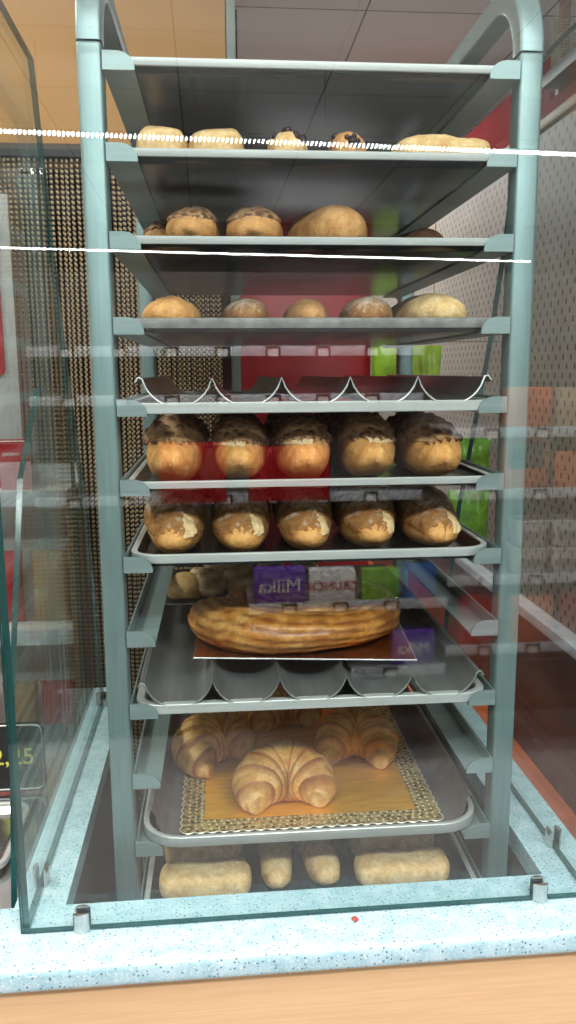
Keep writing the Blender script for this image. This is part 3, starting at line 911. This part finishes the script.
# bun board at the back
o = thing('bun_board', 'dark board under the small pale buns behind the big pastry', 'cake board', (0, 0, ZW), 0)
obj('board', boxm(-.178, .235, .340, .575, 0, .0018), M['black'], o, smooth=False)
bm = bmesh.new(); tube(bm, [(-.178, .340, .0009), (.235, .340, .0009)], .0013, 6); obj('silver_edge', bm, M['silver'], o)
def swirl_bun(seed, r=.031, h=.034):
    bm = bmesh.new(); n, m = 22, 40
    rows = []; BK = []
    for i in range(n + 1):
        q = i / n; ph = q * PI
        row = []
        for j in range(m):
            a = 2 * PI * j / m
            rr = r * math.sin(ph) ** .7 * (1 + .10 * fbm((math.cos(a), math.sin(a), seed), 1.3))
            z = h * (.5 + .5 * math.cos(ph)); bk = 0
            if ph < PI / 2:
                sp = math.sin(math.log(rr / r + .12) * 5.5 + a + seed)
                z += .0042 * sp * math.sin(ph) ** .5; bk = max(0, -sp) ** 1.5
            p = Vector((rr * math.cos(a), rr * math.sin(a), z))
            p += Vector((0, 0, .004 * fbm(p, 40, seed)))
            row.append(p); BK.append(bk)
        rows.append(row)
    lay = bm.verts.layers.float.new('bake')
    V = grid(bm, rows, closed_v=True); bm.faces.new(V[0]); bm.faces.new(V[-1])
    for q, v in enumerate(v for row in V for v in row): v[lay] = BK[q]
    zmin = min(v.co.z for v in bm.verts)
    for v in bm.verts: v.co.z -= zmin
    return bm
G = 'small pale buns behind the big pastry'
spots = [(-.105, .408, 1.0, 'pale swirled bun right beside the smooth golden bun'), (-.118, .468, .9, 'pale swirled bun behind the smooth golden bun'),
         (-.052, .425, 1.1, 'pale swirled bun in front row behind the left end of the big pastry'), (-.058, .494, 1.05, 'large pale swirled bun in the second row left of centre'),
         (.008, .416, .95, 'pale swirled bun in front row left of the middle'), (.000, .480, 1.0, 'pale swirled bun in the second row near the middle'),
         (.060, .428, 1.0, 'pale swirled bun in front row right of the middle'), (.064, .490, 1.0, 'pale swirled bun in the second row right of the middle'),
         (.122, .425, 1.0, 'pale swirled bun in front row towards the right end'), (-.085, .540, 1.0, 'pale swirled bun in the back row at the left'),
         (-.020, .540, 1.0, 'pale swirled bun in the back row near the middle')]
for k, (x, y, s, lb) in enumerate(spots):
    o = obj('swirled_bun', swirl_bun(k * 2.3, .031 * s, .036 * s), M['dough'], loc=(x, y - .028, ZW + .0022), rot=(0, 0, k * 1.9), angle=70)
    tag(o, lb, 'bun', G)
L_ = Loaf(.068, .066, .042, 81, 1.2, 1.2, bumpy=.02)
loaf_thing('golden_bun', 'smooth golden bun at the left front corner of the bun board', 'bun', L_, (-.146, .344, ZW + .0022), 0, M['bun'], G)

# ------------------------------------------------------------------ behind the rack
def text(parent, body, size, mat, loc, rot, name='lettering'):
    cu = bpy.data.curves.new(name, 'FONT'); cu.body = body; cu.size = size; cu.align_x = 'CENTER'; cu.align_y = 'CENTER'; cu.extrude = .0004
    tmp = bpy.data.objects.new(name, cu); C.objects.link(tmp)
    dg = bpy.context.evaluated_depsgraph_get()
    me = bpy.data.meshes.new_from_object(tmp.evaluated_get(dg)); me.name = name
    bpy.data.objects.remove(tmp); bpy.data.curves.remove(cu)
    me.materials.clear(); me.materials.append(mat)
    o = bpy.data.objects.new(name, me); C.objects.link(o); o.location = loc; o.rotation_euler = rot; o.parent = parent
    return o

st = thing('red_display_stand', 'tall plain red display stand behind the rack, right of the doorway', 'display stand', (.148, 1.40, FLOOR))
obj('cabinet', boxm(-.185, .185, -.15, .15, .06, 1.95, bev=.012), M['red'], st)
obj('plinth', boxm(-.17, .17, -.135, .135, .001, .0595), M['black'], st, smooth=False)
obj('top_cap', boxm(-.188, .188, -.153, .153, 1.951, 1.985, bev=.006), M['red_dark'], st)

def pillow_bag(name, label, cat, w, h, d, loc, rz, mat, group=None, seed=0, hook=None, folds=0, mat2=None):
    """crimped film bag, hanging or standing; base at z=0"""
    bm = bmesh.new(); n, m = 22, 18
    def P(u, v, s):
        x = (u - .5) * w; z = v * h
        th = d / 2 * (max(0, math.sin(PI * u)) ** .45) * (max(0, math.sin(PI * min(1, max(0, (v - .05) / .9)))) ** .5)
        y = s * (th + .0006) + .06 * d * fbm((x, s * .1, z), 18, seed)
        if folds: y += .12 * d * math.sin(u * folds * 2 * PI + v * 2) * math.sin(PI * u)
        x *= 1 - .06 * math.sin(PI * v)
        return (x, y, z)
    F = [[P(i / n, j / m, -1) for j in range(m + 1)] for i in range(n + 1)]
    B = [[P(i / n, j / m, 1) for j in range(m + 1)] for i in range(n + 1)]
    VF = grid(bm, F); VB = grid(bm, B)
    for j in range(m):
        for q in (0, -1): bm.faces.new((VF[q][j], VF[q][j + 1], VB[q][j + 1], VB[q][j]))
    for i in range(n):
        for q in (0, -1): bm.faces.new((VF[i][q], VF[i + 1][q], VB[i + 1][q], VB[i][q]))
    t = thing(name, label, cat, loc, rz, group)
    obj('bag_body', bm, mat, t, angle=60)
    if hook:
        b = bmesh.new(); tube(b, [Vector(q) for q in hook], .0025, 8); obj('hook', b, M['chrome'], t)
    return t
pillow_bag('lime_bag', 'smooth lime green bag hanging at the right edge of the red stand', 'bag', .105, .24, .05, (.375, 1.205, -.06), R(6), M['lime'], 'green bags behind the rack', 3, hook=[(0, 0, .232), (-.0, .01, .25), (-.035, .044, .25)])

# pegboard shelving along the right
peg = thing('pegboard_shelving', 'beige slotted pegboard shelving running back on the right, red fascia on top', 'shelving', (.9, 2.5, FLOOR))
zf = lambda z: z - FLOOR
obj('pegboard_panel', boxm(0, .03, -1.95, 2.0, zf(-.69), zf(.745)), M['peg'], peg, smooth=False)
obj('top_rail', boxm(-.012, .04, -1.95, 2.0, zf(.746), zf(.775), bev=.004), M['tan'], peg)
b = bmesh.new()
box(b, .05, .09, -1.95, 2.0, zf(.745), zf(.86), bev=.004); box(b, .06, .10, -.85, 2.0, zf(.8605), zf(1.0), bev=.004)
obj('fascia', b, M['fascia'], peg)
obj('cap_board', boxm(-.012, .13, -1.95, -.96, zf(.8605), zf(.895), bev=.003), plain('slate_cap', (.12, .14, .16), .5), peg)
obj('ledge', boxm(-.05, .03, -1.95, 2.0, zf(-.722), zf(-.6905), bev=.003), M['greyplastic'], peg)
obj('lower_panel', boxm(0, .03, -1.95, 2.0, zf(-1.40), zf(-.7225)), plain('rust_panel', (.11, .035, .02), .5, 0, .4, .3, 5), peg, smooth=False)
obj('base_deck', boxm(-.30, -.001, -1.70, 2.0, zf(-1.24), zf(-1.20), bev=.002), M['orange'], peg)
obj('seam_strip', boxm(-.004, -.0005, .25, .262, zf(-.45), zf(.74)), M['tan'], peg, smooth=False)
for y in (-1.4, .2, 1.8):
    obj('foot', boxm(-.30, .03, y - .02, y + .02, .001, zf(-1.401) if False else .10, bev=.004), M['greyplastic'], peg)
def hookL(x_to_wall):  # hook from a bag's top to the pegboard
    return [(0, 0, .195), (0, 0, .213), (x_to_wall, 0, .213)]
G = 'green bags behind the rack'
def hang(name, label, w, h, d, x, y, z, rz, mat, seed, folds=0, group=G):
    c, s = math.cos(-rz), math.sin(-rz); dx = .898 - x
    return pillow_bag(name, label, 'bag', w, h, d, (x, y, z), rz, mat, group, seed, folds=folds, hook=[(0, 0, h * .97), (0, 0, h + .012), (dx * c, dx * s, h + .012)])
hang('lime_bag', 'folded lime green bag hanging between the red stand and the pegboard', .13, .17, .05, .60, 1.75, -.045, R(-8), M['lime'], 5, 3)
hang('leafy_bag', 'crinkled leaf-green bag, upper one near the right upright', .12, .12, .05, .715, 1.55, -.290, R(-12), M['green'], 7, 2)
hang('leafy_bag', 'crinkled leaf-green bag, lower one near the right upright', .13, .19, .06, .695, 1.50, -.520, R(-12), M['green'], 9, 2)
# packs hanging on the near pegboard, seen right of the rack
def pack(name, label, w, h, d, loc, rz, mat, cat='pack', group=None, words=None, wcol=None, panel=None, flip=0):
    t = thing(name, label, cat, loc, rz, group)
    obj('carton', boxm(-w / 2, w / 2, -d / 2, d / 2, 0, h, bev=min(.004, d / 4)), mat, t)
    if panel: obj('printed_panel', boxm(-w * .42, w * .42, -d / 2 - .0012, -d / 2 - .0002, h * panel[0], h * panel[1]), panel[2], t, smooth=False)
    if words: text(t, words[0], words[1], wcol, (0, -d / 2 - .0018, h * words[2]), (PI / 2, 0, 0))
    return t
# basket above the fascia at the upper right
def basket():
    t = thing('mesh_basket', 'pale wire mesh basket on top of the red fascia, upper right', 'basket', (.938, 1.34, .8955))
    b = bmesh.new()
    for k in range(17):
        z = .004 + k * .0085
        tube(b, [(x, y, z) for x, y in rrect(-.045, .075, -.16, .16, .02, 3)] + [(.075, .14, z)], .0014, 4, cap=False)
    for k in range(44):
        q = rrect(-.045, .075, -.16, .16, .02, 10)[k % 44]
        tube(b, [(q[0], q[1], .002), (q[0], q[1], .142)], .0014, 4)
    obj('mesh', b, plain('pale_wire', (.55, .50, .32), .5), t)
    obj('bottom', boxm(-.045, .075, -.16, .16, 0, .003), plain('pale_wire_base', (.55, .50, .32), .5), t, smooth=False)
    o = pack('paper_packet', 'white paper packet sticking up from the mesh basket, upper right', .10, .215, .06, (.962, 1.30, .8995), R(80), M['white'])
basket()
pole = obj('shelf_post', boxm(.956, .984, 1.575, 1.603, .861, CEIL - .002, bev=.003), plain('terracotta_post', (.30, .13, .07), .5))
tag(pole, 'short terracotta post rising to the ceiling behind the mesh basket', 'post')

# ------------------------------------------------------------------ left: snack shelf beside the curtain, neighbouring glass case
sh_ = thing('snack_shelf', 'white snack shelf with woven side standing left of the bead curtain', 'shelf', (-.60, .80, FLOOR))
for z in (-.20, -.50, -.80, -1.12):
    obj('shelf_board', boxm(-.20, .1975, -.07, .09, zf(z) - .018, zf(z), bev=.002), M['white'], sh_)
    obj('price_strip', boxm(-.20, .1975, -.0765, -.0705, zf(z) - .03, zf(z) + .004, bev=.001), M['greyplastic'], sh_)
obj('woven_side', boxm(.198, .208, -.076, .09, .001, zf(-.203)), M['wicker'], sh_, smooth=False)
obj('woven_side', boxm(-.21, -.2005, -.076, .09, .001, zf(-.203)), M['wicker'], sh_, smooth=False)
obj('back_panel', boxm(-.20, .1975, .0905, .10, .001, zf(-.16)), M['white'], sh_, smooth=False)
def sign(name, label, w, h, d, loc, rz, mat, tilt=0, border=None, words=None, wcol=None, cat='sign', foot=True):
    t = thing(name, label, cat, loc, rz)
    b = bmesh.new(); prism(b, rrect(-w / 2, w / 2, 0, h, min(w, h) * .1, 4), -d / 2, d / 2, axis=1)
    b2 = bmesh.new()
    obj('plate', b, mat, t, rot=(tilt, 0, 0), angle=30); b2.free()
    if border:
        b = bmesh.new(); q = rrect(-w / 2 + border[0], w / 2 - border[0], border[0], h - border[0], min(w, h) * .1, 4)
        tube(b, [(x, -d / 2 - .0008, z) for x, z in q + q[:1]], border[1], 6, cap=False); obj('border', b, border[2], t, rot=(tilt, 0, 0))
    if words:
        o = text(t, words[0], words[1], wcol, (words[2], -d / 2 - .0010, words[3]), (PI / 2 + tilt, 0, 0))
    return t
sign('pink_card', 'pink card leaning on the white snack shelf, left of the rack', .062, .060, .003, (-.505, .745, -.1995), R(10), M['pink'], cat='card')
sign('red_card', 'small red card behind the pink card on the white snack shelf', .065, .105, .003, (-.515, .775, -.1995), 0, M['red'], border=(.004, .0012, M['white']), words=('patatas', .012, -.005, .075), wcol=M['white'], cat='card')
rs = sign('red_sign', 'red sign with white rounded border standing at the left edge', (.17), .34, .006, (-.611, .7965, .035), 0, M['red'], border=(.018, .004, M['white']))
rp = obj('grey_board', boxm(-.80, -.50, .80, .812, -.1595, .40, bev=.003), M['grey_wall']); tag(rp, 'tall grey back board behind the red sign at the left', 'board')
for k, (x, z, m_, lb) in enumerate([(-.72, -.4985, 'red', 'red snack bag on the upper snack shelf, far left'), (-.64, -.4985, 'orange', 'orange snack bag on the upper snack shelf, in the middle'), (-.555, -.4985, 'red', 'red snack bag on the upper snack shelf, nearest the curtain'), (-.46, -.4985, 'tan', 'tan snack bag on the upper snack shelf, right end'),
                                   (-.72, -.7985, 'orange', 'orange snack bag on the lower snack shelf, far left'), (-.63, -.7985, 'red', 'red snack bag on the lower snack shelf, in the middle'), (-.54, -.7985, 'tan', 'tan snack bag on the lower snack shelf, right of the red one'), (-.455, -.7985, 'red', 'red snack bag on the lower snack shelf, right end')]):
    pillow_bag('snack_bag', lb, 'bag', .078, .16, .05, (x, .80, z), 0, M[m_], 'snack bags on the white shelf', k)

nb = thing('neighbour_case', 'low glass pastry case adjoining the counter on the left', 'glass case', (-.62, .25, FLOOR))
obj('cabinet', boxm(-.30, .280, -.30, .33, .001, zf(-.66), bev=.003), M['grey_wall'], nb)
obj('deck', boxm(-.30, .280, -.30, .33, zf(-.6595), zf(-.645)), M['silver'], nb, smooth=False)
b = bmesh.new(); prism(b, [(-.262, zf(-.6445)), (-.20, zf(-.36)), (-.09, zf(-.10)), (.05, zf(.02)), (.30, zf(.02)), (.30, zf(-.6445))], .2625, .2700, 0, 0, 1)
obj('side_pane', b, [M['side_glass'], M['glass_edge']], nb, smooth=False)
t = thing('silver_tray', 'shiny silver tray with folded paper in the pastry case at the left', 'tray', (-.52, .17, -.6440))
b, rm = tray_bms(.016, .03, -.09, .09, -.13, .13, .012); obj('pan', b, M['silver'], t); obj('rim', rm, M['rim'], t)
o = loaf_thing('pastry', 'small pale pastry on the silver tray at the left', 'pastry', Loaf(.11, .05, .035, 90, 2, 2, bumpy=.06), (-.46, .13, -.6405), R(60), M['crust_pale'])
sign('price_card', 'black price card with white border and yellow figures, at the left', .115, .120, .003, (-.437, .315, -.6405), R(0), M['black'], border=(.004, .0012, M['white']), words=('2,25', .040, .006, .060), wcol=M['yellow'], cat='price card')
sign('price_card', 'small card with lime figures low at the left edge, behind the front clamp', .060, .045, .003, (-.405, .005, -.6440), R(0), M['white'], words=('85', .034, .0, .024), wcol=M['lime'], cat='price card')

# ------------------------------------------------------------------ across the aisle (seen mirrored in the front pane)
GY = -2.10
gon = thing('aisle_shelving', 'shop shelving with price strips across the aisle, mirrored in the front pane', 'shelving', (.5, GY - .22, FLOOR))
def g(o): return o
gl = lambda x: x - .5
obj('back_panel', boxm(gl(-1.5), gl(2.3), -.20, -.18, .05, zf(.42)), plain('shelving_back', (.07, .06, .055), .6), gon, smooth=False)
for z, a, c_, has in [(.13, -.75, .74, 1), (-.05, -.75, .74, 1), (-.43, -.75, .74, 1), (-.80, .04, .78, 1), (-1.06, .42, .78, 1), (-.17, .78, 2.1, 1), (-.395, .78, 2.1, 1), (-.72, .78, 2.1, 1), (-.99, .78, 2.1, 1)]:
    deep = .20 if (z < -.5 or a > .7) else .10
    obj('shelf_board', boxm(gl(a), gl(c_), -.179, .20 if deep > .15 else -.05, zf(z) - .015, zf(z) - .001, bev=.002), M['shelfgrey'], gon)
    yb = .2005 if deep > .15 else -.0495
    ps = obj('price_strip', boxm(gl(a), gl(c_), yb, yb + .006, zf(z) - .030, zf(z) + .008, bev=.001), M['greyplastic'], gon)
    n = int((c_ - a) / .19)
    b = bmesh.new(); b2 = bmesh.new()
    for k in range(n):
        x = gl(a + .12 + k * .19)
        for u0, u1, w0, w1 in ((0, .055, .004, .010), (0, .006, -.028, .004), (.049, .055, -.028, .004), (0, .055, -.032, -.026)):
            box(b, x + u0, x + u1, yb + .0065, yb + .013, zf(z) - .004 + w0, zf(z) - .004 + w1)
        box(b2, x + .008, x + .047, yb + .0065, yb + .009, zf(z) - .030, zf(z))
    obj('label_clip', b, M['darkclip'], ps, smooth=False); obj('price_ticket', b2, M['white'], ps, smooth=False)
def gpack(label, x, z, w, h, mat, words=None, wcol=None, y=.10, panel=None, name='sweet_pack'):
    return pack(name, label, w, h, .05, (x, GY - .22 + y, z + .0005), PI, mat, 'pack', 'packs on the shelving across the aisle', words, wcol, panel)
gpack('purple pack on the mirrored lower shelf, left of the white and red one', .155, -.801, .19, .135, M['purple'], ('Milka', .075, .5), M['white'], .165)
gpack('white and red pack on the mirrored lower shelf, beside the purple one', .35, -.801, .17, .125, M['white'], ('CRUNCH', .045, .5), M['red'], .165)
gpack('green pack on the mirrored lower shelf, right of the white and red one', .53, -.801, .14, .12, M['green'], None, None, .165)
gpack('blue pack on the mirrored lower shelf, at its right end', .68, -.801, .12, .13, M['blue'], None, None, .165)
gpack('purple pack on the mirrored lowest shelf, under the blue one', .66, -1.061, .16, .14, M['purple'], ('Milka', .06, .5), M['white'], .165)
gpack('red pack on the mirrored middle shelf, left of centre', -.15, -.431, .24, .22, M['red'], None, None, .09)
gpack('red pack on the mirrored middle shelf, right of centre', .20, -.431, .30, .20, M['red'], None, None, .09)
gpack('rust-red pack on the mirrored right shelving, top shelf left', 1.07, -.171, .17, .15, M['orange'], None, None, .165)
gpack('tan pack on the mirrored right shelving, top shelf right', 1.26, -.171, .16, .15, M['tan'], None, None, .165)
gpack('orange pack with a grey label on the mirrored right shelving, second shelf', 1.07, -.396, .17, .20, M['orange'], ('CROK', .045, .62), M['black'], .165, (.40, .88, M['silver']))
gpack('plain orange pack on the mirrored right shelving, second shelf right', 1.26, -.396, .15, .14, M['orange'], None, None, .165)
def crate(label, x, z):
    t = thing('plastic_basket', label, 'basket', (x, GY - .22 + .13, z + .0006), PI, 'white baskets mirrored on the right shelving')
    b = bmesh.new(); h = .098
    def lp(w, d, zz, r=.012): return [(px, py, zz) for px, py in rrect(-w / 2, w / 2, -d / 2, d / 2, r, 3)]
    V = grid(b, [lp(.098, .098, 0), lp(.102, .102, .004), lp(.124, .122, h), lp(.121, .119, h), lp(.099, .099, .006)], closed_v=True)
    b.faces.new(V[0]); b.faces.new(V[-1]); obj('tub', b, M['white'], t)
    b = bmesh.new(); grid(b, [lp(.126, .124, h), lp(.130, .128, h), lp(.130, .128, h + .006), lp(.126, .124, h + .006)], closed_u=True, closed_v=True); obj('rim', b, M['white'], t)
    b = bmesh.new()
    for k in range(5): box(b, -.042 + k * .018, -.032 + k * .018, -.0605, -.0575, .030, .062)
    o = obj('slot_row', b, M['shelfgrey'], t, smooth=False)
for x, sx in ((1.11, 'left'), (1.25, 'right')):
    for k, lv in enumerate(('lower', 'upper')):
        crate('white plastic basket mirrored beside the right upright, %s %s of four' % (lv, sx), x, -.721 + k * .1052)
gpack('red pack on the mirrored right shelving, third shelf left', .92, -.991, .16, .20, M['red'], None, None, .165)
gpack('orange pack on the mirrored right shelving, third shelf middle', 1.12, -.991, .16, .19, M['orange'], None, None, .165)
gpack('dark red pack on the mirrored right shelving, third shelf right', 1.31, -.991, .16, .20, M['red_dark'], None, None, .165)

def led(label, a, b, n, hs=1.0):
    a, b = Vector(a), Vector(b)
    t = thing('led_strip_light', label, 'strip light', (a + b) / 2)
    a2, b2 = a - (a + b) / 2, b - (a + b) / 2
    bm = bmesh.new(); tube(bm, [a2 + Vector((0, 0, .012)), b2 + Vector((0, 0, .012))], .006, 8); obj('channel', bm, M['darkclip'], t)
    bm = bmesh.new()
    d = (b2 - a2)
    for k in range(n):
        bmesh.ops.create_icosphere(bm, subdivisions=1, radius=.0047, matrix=Matrix.Translation(a2 + d * ((k + .5) / n)) @ Matrix.Rotation(R(28), 4, 'Y') @ Matrix.Diagonal((.62, .85, 1.8 * hs, 1)))
    o = obj('led_bead_row', bm, M['led'], t)
    bm = bmesh.new()
    for q in (.12, .5, .88):
        p = a2 + d * q; tube(bm, [p + Vector((0, 0, .018)), Vector((p.x, p.y, CEIL - .001 - (a.z + b.z) / 2))], .0015, 6)
    obj('hanging_wire', bm, M['black'], t)
mir = lambda x, yv, z: (x, -.238 - yv, z)
led('long strip of LED beads hanging over the aisle, mirrored as the upper bright line', mir(-1.0, 2.18, .893), mir(1.75, 2.37, .893), 163)
led('long strip of LED beads far across the shop, mirrored as the lower bright line', mir(-1.55, 4.37, .81), mir(2.245, 4.86, .81), 225)

# ------------------------------------------------------------------ light
def area(name, loc, rot, sx, sy, e, col=(1, 1, 1)):
    l = bpy.data.lights.new(name, 'AREA'); l.shape = 'RECTANGLE'; l.size = sx; l.size_y = sy; l.energy = e; l.color = col
    o = bpy.data.objects.new(name, l); C.objects.link(o); o.location = loc; o.rotation_euler = rot
area('ceiling_lamp_counter', (.05, -.85, CEIL - .02), (0, 0, 0), 1.2, .35, 14, (1, .98, .95))
area('ceiling_lamp_aisle', (.2, -1.62, CEIL - .02), (0, 0, 0), 2.4, .22, 62, (.97, .99, 1))
area('ceiling_lamp_back', (.2, 3.2, CEIL - .02), (0, 0, 0), .6, 1.8, 40, (1, .97, .98))
area('added_fill_aisle', (.5, -1.15, CEIL - .06), (R(-52), 0, 0), 1.8, .12, 34, (.97, .99, 1))  # added fill light, no real fitting: brightens the aisle shelving for its reflection
area('ceiling_lamp_left', (-1.2, .1, CEIL - .02), (0, 0, 0), .3, 1.2, 22, (1, .95, .88))
w = bpy.data.worlds.new('world'); bpy.context.scene.world = w; w.use_nodes = True
w.node_tree.nodes['Background'].inputs[0].default_value = (.9, .95, 1, 1); w.node_tree.nodes['Background'].inputs[1].default_value = .43

sc = bpy.context.scene
sc.view_settings.view_transform = 'Standard'; sc.view_settings.look = 'None'; sc.view_settings.exposure = .3; sc.view_settings.gamma = 1
sc.view_settings.use_curve_mapping = False
sc.cycles.transparent_max_bounces = 24; sc.cycles.max_bounces = 10; sc.cycles.glossy_bounces = 5
sc.cycles.use_denoising = True
sc.cycles.sample_clamp_indirect = 6
